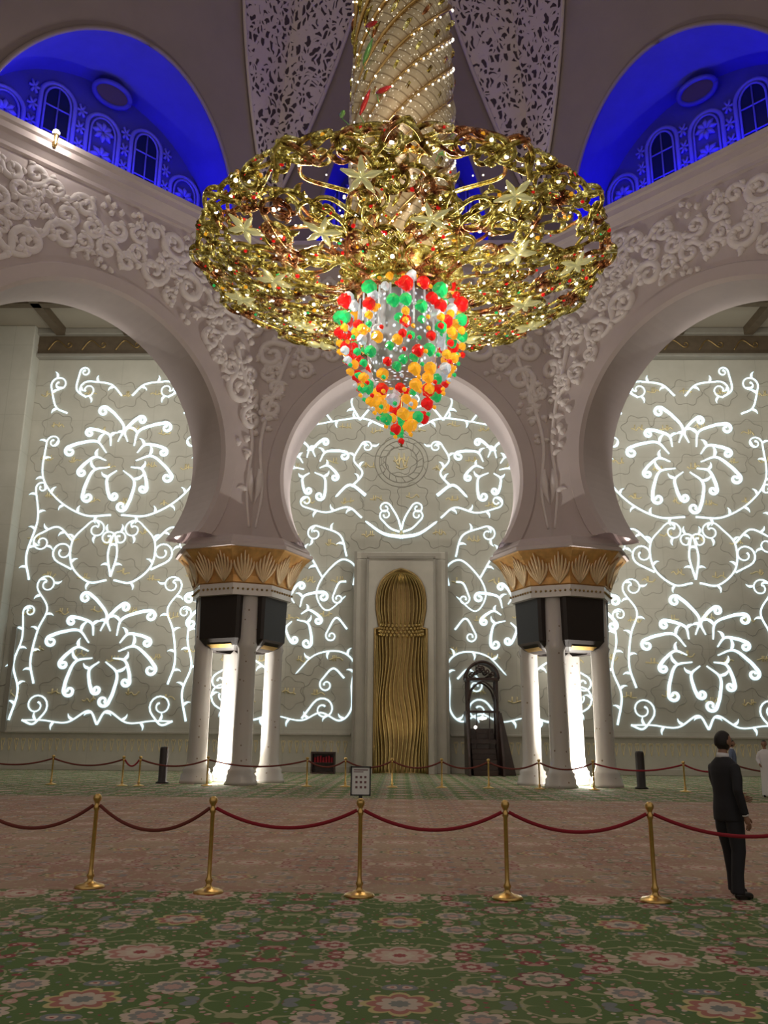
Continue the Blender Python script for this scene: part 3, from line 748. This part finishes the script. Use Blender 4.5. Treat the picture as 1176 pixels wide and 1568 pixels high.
for z in zz_:
    base_r=1.18+.12*math.sin((z-12)*.35)**2+(.15*max(0,(13.4-z)/1.2))
    for k in range(n):
        a=2*pi*k/n; w_=abs(math.sin((a*1.2-z*.8)*4.166)); V.append(((base_r+.09*w_)*math.cos(a),CY+(base_r+.09*w_)*math.sin(a),z))
for i in range(149):
    for k in range(n): k2=(k+1)%n; F.append((i*n+k,i*n+k2,(i+1)*n+k2,(i+1)*n+k))
mesh('crystal_stem',V,F,M['stem'],ch,True)
hl=[];bd=[];sl=[]
for j in range(10):
    P=[]
    for z in np.linspace(H+11.2,39.5,160):
        a=(z*.8/1.2)+j*2*pi/10; P.append((1.28*math.cos(a),CY+1.28*math.sin(a),z))
    hl.append((P,.05))
    for z in np.arange(H+11.4,34,.22):
        a=(z*.8/1.2)+(j+.12)*2*pi/10
        if j%3==0 or rg.random()<.2: bd.append(((1.34*math.cos(a),CY+1.34*math.sin(a),z),.03))
    for z in np.arange(H+11.6,30,.62):
        a=(z*.8/1.2)+(j+.5)*2*pi/10
        c=lambda da,dz,dr:(np.array([(1.27+dr)*math.cos(a+da),CY+(1.27+dr)*math.sin(a+da),z+dz]))
        sl.append((np.array([c(-.04,-.2,0),c(.04,-.05,.06),c(.1,.12,.07),c(.2,.28,.02)]),[.02,.06,.055,.01]))
tubes('stem_gold_helix',hl,M['gold'],ch,5); blobs('stem_crystals',bd,M['bead'],ch); tubes('stem_gold_leaves',sl,M['cgold'],ch,5)
lr=[];lg=[]
for k in range(10):
    a=rg.uniform(-pi,0); z=rg.uniform(14.5,21.5); r_=rg.uniform(1.4,1.8); c=np.array([r_*math.cos(a),CY+r_*math.sin(a),z]); d_=np.array([math.cos(a+1.3),math.sin(a+1.3),rg.uniform(-.5,.8)])
    (lr if k%2 else lg).append((np.array([c,c+d_*.15,c+d_*.35,c+d_*.5]),[.02,.07,.06,.01]))
    lg.append((np.array([np.array([1.2*math.cos(a),CY+1.2*math.sin(a),z-.3]),c]),.012))
tubes('red_leaves',lr,pm('red_leaf',(.45,.03,.03),.3,.3),ch,6); tubes('green_leaves',lg,pm('green_leaf',(.15,.35,.1),.3,.3),ch,6)
def zr_r(z): return float(np.interp(z,[6.9,7.3,7.6,8.0,8.7,9.5,10.2,10.6],[.08,.36,.62,.88,1.24,1.32,1.30,1.1]))
V,F=lathe_data([(zr_r(z)*.66,H+z) for z in np.linspace(8.3,10.7,14)],32,(0,CY)); mesh('crystal_core',V,F,M['core'],ch,True)
rb=[]
for k in range(24):
    a=2*pi*k/24; rb.append((np.array([(zr_r(z)*.80*math.cos(a),CY+zr_r(z)*.80*math.sin(a),H+z) for z in np.linspace(8.9+.3*(k%3),10.6,12)]),.028))
tubes('crystal_ribs',rb,M['bclear'],ch,6)
lathe('gold_collar',[(1.0,H+10.2),(1.36,H+10.25),(1.42,H+10.5),(1.3,H+10.7),(1.5,H+10.95),(1.2,H+11.1)],M['cgold'],ch,40,(0,CY))
R_=[];G_=[];Y_=[];C_=[];hg=[]
cols=[R_,G_,Y_,C_]
for zi,zc in enumerate(np.arange(7.0,10.4,.26)):
    rr=zr_r(zc)+.06; nn=max(3,int(2*pi*rr/.38))
    for k in range(nn):
        a=2*pi*(k+.5*(zi%2))/nn+rg.uniform(-.1,.1); 
        wts=[.27,.27,.36,.10] if zc<9.1 else [.16,.12,.18,.54]
        if rg.random()<(.35 if zc>9.1 else .06): continue
        c_=rg.choices(cols,wts)[0]; rz=rg.uniform(.08,.15); r2=rr+rg.uniform(-.15,.08); c_.append(((r2*math.cos(a),CY+r2*math.sin(a),H+zc+rg.uniform(-.12,.12)),rz))
        if rg.random()<.7: rg.choices(cols,[.2,.25,.4,.15])[0].append(((rr*1.03*math.cos(a+.12),CY+rr*1.03*math.sin(a+.12),H+zc-.15),.05))
for k in range(11):
    a=2*pi*k/11+.2; q=(1.5*math.cos(a),CY+1.5*math.sin(a))
    cols[k%2].append(((q[0],q[1],H+9.9),.17)); cols[(k+1)%2].append(((q[0],q[1],H+9.5),.14)); Y_.append(((q[0],q[1],H+9.22),.09)); cols[k%3].append(((q[0],q[1],H+9.0),.07))
    hg.append(([(q[0],q[1],H+8.95),(q[0],q[1],H+10.2),(1.2*math.cos(a),CY+1.2*math.sin(a),H+10.4)],.012))
    a+=.26; R_.append(((1.25*math.cos(a),CY+1.25*math.sin(a),H+10.45),.12))
for k in range(6): G_.append(((0,CY,H+7.25-.09*k),.09-.008*k))
R_.append(((0,CY,H+6.68),.07))
blobs('red_blossoms',R_,M['bred'],ch,ICO2,.18); blobs('green_blossoms',G_,M['bgreen'],ch,ICO2,.18); blobs('amber_blossoms',Y_,M['byel'],ch,ICO2,.18); blobs('clear_blossoms',C_,M['bclear'],ch,ICO2,.18)
tubes('finial_rod',[([(0,CY,H+8.4),(0,CY,H+6.55)],.025)]+hg,M['gold'],ch)
# ------------------------------------------------------------ barrier posts
def stan(x,y,s=1.0,name='stanchion',mat='gold'):
    prof=[(.17,0),(.17,.015),(.155,.03),(.08,.05),(.04,.07),(.03,.10),(.045,.13),(.03,.16),(.024,.2),(.024,.84),(.035,.86),(.035,.90),(.024,.91),(.03,.935),(.045,.96),(.05,.985),(.042,1.01),(.02,1.03)]
    return lathe(name,[(r*s,z) for r,z in prof],M[mat],None,20,(x,y))
def rope(p,q,sag,mat,name='barrier_rope',r=.02,z=.9):
    p=np.array(p);q=np.array(q);L=np.linalg.norm(q-p);d=(q-p)/L;p=p+d*.04;q=q-d*.04
    P=[(p[0]+(q[0]-p[0])*s,p[1]+(q[1]-p[1])*s,z-sag*4*s*(1-s)) for s in np.linspace(0.0,1,24)]
    R=np.full(24,r); return tubes(name,[(P,R)],mat,None,8)
FP=[(-5.05,10.5),(-3.58,10.55),(-2.15,10.3),(-.45,10.2),(1.18,10.15),(2.78,10.1),(4.6,9.6)]
for x,y in FP: stan(x,y)
for i in range(len(FP)-1): 
    rope(FP[i],FP[i+1],.26 if i<2 else .2,M['brownrope'] if i<2 else M['red'])
FB=[(-15.5,32),(-12.6,32),(-9.9,31.6),(-9.3,31.6),(-7.0,32.2),(-3.4,32.4),(-2.0,32.4),(-.3,32.4),(1.5,32.4),(3.2,32.4),(5.0,32.2),(6.9,32),(9.9,31.3),(11.6,31),(14.5,31)]
for x,y in FB: stan(x,y,1.2,'stanchion')
for i in range(len(FB)-1):
    red=i in(2,11,12); rope(FB[i],FB[i+1],.22,M['red'] if red else M['brownrope'],r=.03)
for x,y in((-9.0,33.6),(8.85,33.0)):
    lathe('bollard_speaker',[(.24,0),(.24,.05),(.16,.08),(.16,1.25),(.14,1.32),(.05,1.34)],M['black'],None,20,(x,y))
sg_=empty('notice_sign'); x,y=-.45,10.14
boxes('frame',[(x-.115,x+.115,y-.02,y,1.06,1.075),(x-.115,x+.115,y-.02,y,1.365,1.38),(x-.115,x-.1,y-.02,y,1.06,1.38),(x+.1,x+.115,y-.02,y,1.06,1.38),(x-.02,x+.02,y-.015,y,1.035,1.06)],M['ink'],sg_)
boxes('sheet',[(x-.1,x+.1,y-.012,y-.004,1.075,1.365)],M['paper'],sg_)
boxes('pictograms',[(x-.06+.05*i,x-.035+.05*i,y-.015,y-.011,1.14+.055*j,1.165+.055*j) for i in range(3) for j in range(3)]+[(x-.08,x+.08,y-.015,y-.011,1.335,1.345),(x-.08,x+.03,y-.015,y-.011,1.315,1.322)],pm('grey_ink',(.2,.1,.1),.6),sg_)
# ------------------------------------------------------------ people
def skin(name,vs,es,rad,mat,par,sub=2,root=0,fy=1.0):
    me=bpy.data.meshes.new(name); me.from_pydata([tuple(map(float,(v[0],v[1]/fy,v[2]))) for v in vs],es,[]); o=bpy.data.objects.new(name,me); me.materials.append(mat); link(o,par)
    o.scale=(1,fy,1)
    md=o.modifiers.new('skin','SKIN'); md.use_smooth_shade=True
    sv=me.skin_vertices[0].data
    for i,r in enumerate(rad):
        sv[i].radius=(r,r) if isinstance(r,(int,float)) else r
        sv[i].use_root=(i==root)
    m2=o.modifiers.new('sub','SUBSURF'); m2.levels=sub; m2.render_levels=sub
    return o
def hand(par,W,d,side,name):
    W=np.array(W,float); d=np.array(d,float); d/=np.linalg.norm(d)
    s_=np.array([0,-1.,0]) if abs(d[2])>.7 else np.array([0,0,1.])
    s_=s_-d*np.dot(s_,d); s_/=np.linalg.norm(s_); nrm=np.cross(d,s_)*side
    skin(name+'_palm',[W-d*.02,W+d*.045,W+d*.085],[(0,1),(1,2)],[.024,.032,.032],M['skin'],par,2)
    for j,(off,ln) in enumerate(((.028,.068),(.010,.078),(-.009,.072),(-.027,.056))):
        b=W+d*.08+s_*off; v=[b,b+d*ln*.45+nrm*.004,b+d*ln*.75+nrm*.016,b+d*ln*.95+nrm*.032]
        skin('%s_finger_%d'%(name,j+1),v,[(0,1),(1,2),(2,3)],[.0095,.009,.008,.007],M['skin'],par,1)
    b=W+d*.025+s_*.022; v=[b,b+s_*.025+d*.02,b+s_*.03+d*.045,b+s_*.028+d*.062]
    skin(name+'_thumb',v,[(0,1),(1,2),(2,3)],[.013,.011,.0095,.008],M['skin'],par,1)
def head(par,c,tilt=0):
    bm=bmesh.new(); bmesh.ops.create_icosphere(bm,subdivisions=5,radius=1)
    for v in bm.verts:
        x,y,z=v.co
        f=max(0,-y)
        jaw=1-.26*max(0,-z)**1.3
        X=x*.080*jaw; Y=y*.097*(1-.1*max(0,-z)*(1 if y>0 else 0)); Z=z*.113
        g=math.exp(-((x/.16)**2))*math.exp(-(((z+.12)/.22)**2))*(f>.3); Y-=.020*g*(1.1 if z<-.05 else .8)
        for ex in(-.4,.4): Y+=.010*math.exp(-(((x-ex)/.2)**2+((z-.08)/.13)**2))*(f>.3)
        Y-=.006*math.exp(-((x/.28)**2+((z+.48)/.09)**2))*(f>.3); Y-=.008*math.exp(-((x/.3)**2+((z+.85)/.15)**2))*(f>.1)
        v.co=(X,Y,Z)
    me=bpy.data.meshes.new('head'); bm.to_mesh(me); bm.free(); me.materials.append(M['skin']); me.polygons.foreach_set('use_smooth',[True]*len(me.polygons))
    o=bpy.data.objects.new('head',me); link(o,par); o.location=c
    V,F=ico(5); W=[]
    for x,y,z in V:
        t=min(1,max(0,(-y+.35)/.7)); hl=-.50+(.50+.50)*t*t*(3-2*t)
        if y<.15 and y>-.25: hl=max(hl,.02)
        g=min(1,max(0,(z-hl)/.12)); k=.95+.115*g
        W.append((c[0]+x*.080*k,c[1]+y*.097*k+.004,c[2]+z*.113*k))
    mesh('hair',W,F,M['hair'],par,True)
    blobs('ears',[((c[0]+s_*.082,c[1]+.008,c[2]-.008),(.010,.017,.028)) for s_ in(-1,1)],M['skin'],par,ICO2,0,True)
    blobs('eyes',[((c[0]+s_*.030,c[1]-.083,c[2]+.010),(.012,.007,.006)) for s_ in(-1,1)],M['paper'],par,ICO2,0,True)
    blobs('pupils',[((c[0]+s_*.030,c[1]-.089,c[2]+.010),(.006,.003,.006)) for s_ in(-1,1)],M['ink'],par,ICO2,0,True)
    tubes('brows',[([(c[0]+s_*.015,c[1]-.092,c[2]+.028),(c[0]+s_*.032,c[1]-.090,c[2]+.032),(c[0]+s_*.05,c[1]-.078,c[2]+.027)],[.0025,.004,.002]) for s_ in(-1,1)],M['hair'],par,5)
    tubes('mouth',[([(c[0]-.022,c[1]-.084,c[2]-.055),(c[0],c[1]-.094,c[2]-.054),(c[0]+.022,c[1]-.084,c[2]-.055)],[.002,.005,.002])],M['lips'],par,5)
def person(name,loc,rot,top,bottom,arms,robe=False,scale=1.0,stance=.11,step=(0.0,0.0)):
    e=empty(name,loc); e.rotation_euler=(0,0,rot); e.scale=(scale,)*3
    skin('neck',[(0,.012,1.38),(0,.008,1.50),(0,0,1.58)],[(0,1),(1,2)],[.06,.055,.055],M['skin'],e,2)
    head(e,(0,-.015,1.64))
    def ring(bm,rs,n=24,p=2.3):
        prev=None
        for (x,y,z,rx,ry) in rs:
            cur=[]
            for k in range(n):
                a=2*pi*k/n; c_,s_=math.cos(a),math.sin(a)
                cur.append(bm.verts.new((x+rx*math.copysign(abs(c_)**(2/p),c_),y+ry*math.copysign(abs(s_)**(2/p),s_),z)))
            if prev:
                for k in range(n): bm.faces.new((prev[k],prev[(k+1)%n],cur[(k+1)%n],cur[k]))
            else: bm.faces.new(cur[::-1])
            prev=cur
        bm.faces.new(prev)
    def limb(bm,A,Rr,n=14):
        prev=None; P=np.array(A,float); T=np.gradient(P,axis=0)
        for i in range(len(P)):
            d=T[i]/np.linalg.norm(T[i]); u=np.cross(d,[0,1,0.001]); u/=np.linalg.norm(u); w_=np.cross(d,u)
            cur=[bm.verts.new(tuple(P[i]+Rr[i]*(math.cos(2*pi*k/n)*u+math.sin(2*pi*k/n)*w_))) for k in range(n)]
            if prev:
                for k in range(n): bm.faces.new((prev[k],prev[(k+1)%n],cur[(k+1)%n],cur[k]))
            else: bm.faces.new(cur[::-1])
            prev=cur
        bm.faces.new(prev)
    def fuse(bm,nm,mat):
        bmesh.ops.recalc_face_normals(bm,faces=bm.faces)
        me=bpy.data.meshes.new(nm); bm.to_mesh(me); bm.free(); me.materials.append(mat)
        o=bpy.data.objects.new(nm,me); link(o,e)
        r=o.modifiers.new('fuse','REMESH'); r.mode='VOXEL'; r.voxel_size=.011; r.use_smooth_shade=True
        sm=o.modifiers.new('smooth','SMOOTH'); sm.iterations=7; sm.factor=.5
    bm=bmesh.new()
    rs=[(0,.0,.79,.182,.128)] if not robe else [(0,0,.05,.20,.17),(0,0,.45,.19,.15)]
    rs+=[(0,.003,.92,.178,.126),(0,0,1.06,.162,.114),(0,-.004,1.20,.176,.120),(0,0,1.31,.188,.118),(0,.005,1.37,.190,.104),(0,.008,1.41,.165,.088),(0,.010,1.445,.115,.075),(0,.012,1.475,.070,.064)]
    ring(bm,rs)
    for s_,(el,wr) in zip((-1,1),arms):
        limb(bm,[(s_*.10,.006,1.36),(s_*.165,.008,1.355),tuple(np.array(el)*.45+np.array((s_*.195,.008,1.34))*.55),el,tuple(np.array(el)*.5+np.array(wr)*.5),wr],[.060,.064,.058,.052,.047,.041])
    fuse(bm,'robe' if robe else 'jacket',top)
    if not robe:
        bm=bmesh.new(); ring(bm,[(0,0,.80,.155,.112),(0,0,.98,.150,.105)])
        for s_,st_ in((-1,step[0]),(1,step[1])):
            limb(bm,[(s_*.078,0,.92),(s_*.085,-.005,.72),(s_*stance*.97,st_*.4-.025,.48),(s_*stance,st_*.8-.005,.25),(s_*(stance+.01),st_,.055)],[.095,.096,.076,.066,.070])
        fuse(bm,'trousers',bottom)
        tubes('shirt_collar',[([(0,.012,1.46),(0,.006,1.512)],[.070,.064])],M['shirt'],e,16)
        mesh('shirt_front',[(-.045,-.078,1.47),(.045,-.078,1.47),(0,-.126,1.24),(0,-.098,1.44)],[(0,3,2),(3,1,2)],M['shirt'],e)
    for s_,yy in((-1,step[0]),(1,step[1])):
        x=s_*(stance+.015); skin('shoe_%s'%('r' if s_<0 else 'l'),[(x,yy+.055,.045),(x,yy-.03,.045),(x+s_*.01,yy-.13,.036),(x+s_*.012,yy-.18,.03)],[(0,1),(1,2),(2,3)],[.042,.046,.042,.028],M['shoe'],e,2)
    for s_,(el,wr) in zip((-1,1),arms):
        d=np.array(wr)-np.array(el); d/=np.linalg.norm(d); hand(e,np.array(wr)+d*.02,d,s_,'hand_r' if s_<0 else 'hand_l')
        tubes('cuff_%s'%('r' if s_<0 else 'l'),[([tuple(np.array(wr)-d*.02),tuple(np.array(wr)+d*.012)],.034)],M['shirt'],e,12)
    return e
person('man_in_black_suit',(3.76,10.4,0),math.radians(112),M['suit'],M['suit'],[((-.25,.07,1.12),(-.255,.0,.87)),((.24,-.08,1.13),(.20,-.34,1.04))],scale=1.03,step=(.07,-.10))
person('visitor_in_white_robe',(11.75,28.8,0),math.radians(-20),M['shirt'],M['shirt'],[((-.24,.03,1.14),(-.20,-.16,1.02)),((.24,.03,1.14),(.2,-.16,1.02))],robe=True)
person('visitor_in_blue_shirt',(11.0,29.6,0),math.radians(60),M['bluecloth'],M['suit'],[((-.25,.03,1.14),(-.26,-.04,.9)),((.25,.03,1.14),(.26,-.04,.9))])
# ------------------------------------------------------------ lights
def light(name,ty,loc,e,col=(1,.9,.78),size=.5,tgt=None,spot=None,sy=None):
    l=bpy.data.lights.new(name,ty); l.energy=e; l.color=col
    if ty=='AREA':
        l.size=size
        if sy: l.shape='RECTANGLE'; l.size_y=sy
    else: l.shadow_soft_size=size
    if spot: l.spot_size=spot; l.spot_blend=.6
    o=bpy.data.objects.new(name,l); COL.objects.link(o); o.location=loc
    if tgt is not None: o.rotation_euler=(Vector(tgt)-Vector(loc)).to_track_quat('-Z','Y').to_euler()
    return o
w=bpy.data.worlds.new('world'); S.world=w; w.use_nodes=True
w.node_tree.nodes['Background'].inputs[0].default_value=(1,.86,.77,1); w.node_tree.nodes['Background'].inputs[1].default_value=.33
for k in range(5):
    a=2*pi*k/5; light('chandelier_lamp','POINT',(2.6*math.cos(a),CY+2.6*math.sin(a),H+11.0),110,(1,.87,.66),.2)
for k in range(4):
    a=2*pi*k/4-pi/4; light('chandelier_heart','POINT',(2.6*math.cos(a),CY+2.6*math.sin(a),H+9.2),110,(1,.90,.77),.1)
light('chandelier_top','POINT',(0,CY-3,H+14.5),90,(1,.86,.8),.4); light('chandelier_top','POINT',(0,CY+3,H+14.5),90,(1,.86,.8),.4)
for x in(-16,0,16): light('aisle_floodlight','AREA',(x,37.2,22.5),560,(1,.96,.85),5,(x,46,9),sy=1.5)  # unseen fill panels added behind the arcade to brighten the qibla wall
for x,y in((-6.5,34.5),(6.5,34.5)):
    s_=-1 if x<0 else 1
    light('column_uplight','SPOT',(x+s_*1.0,y+.25,.2),5200,(1,.96,.88),.12,(x+s_*.55,y+1.3,3.2),math.radians(125))
    light('column_glow','POINT',(x+s_*.75,y-.35,.3),260,(1,.94,.82),.12)
    light('arch_uplight','SPOT',(x-s_*2.4,y+1.25,9.45),900,(1,.95,.92),.15,(x-s_*1.7,y+.1,13.2),math.radians(90))
    light('arch_uplight','SPOT',(x+s_*2.65,y-.9,9.45),900,(1,.95,.92),.15,(x+s_*1.8,y-1.8,13.2),math.radians(90))
light('mihrab_uplight','SPOT',(0,44.3,.1),330,(1,.85,.6),.1,(0,45.5,7),math.radians(70))  # floor spot added only to brighten the mihrab, no fitting there
cl=empty('cornice_lamp')
blobs('bulb',[((-12.6,26.2,22.9),.13)],pm('bulb_glow',(1,1,1),.5,em=(1,.93,.8),es=12),cl,ICO2)
lathe('lamp_bracket',[(.05,22.3),(.08,22.4),(.12,22.75),(.14,22.8)],M['gold'],cl,12,(-12.6,26.2))
lo=light('lamp_light','POINT',(-12.3,25.9,22.6),90,(1,.93,.85),.1); lo.parent=cl
vs_=S.view_settings; vs_.view_transform='Standard'; vs_.look='None'; vs_.exposure=0
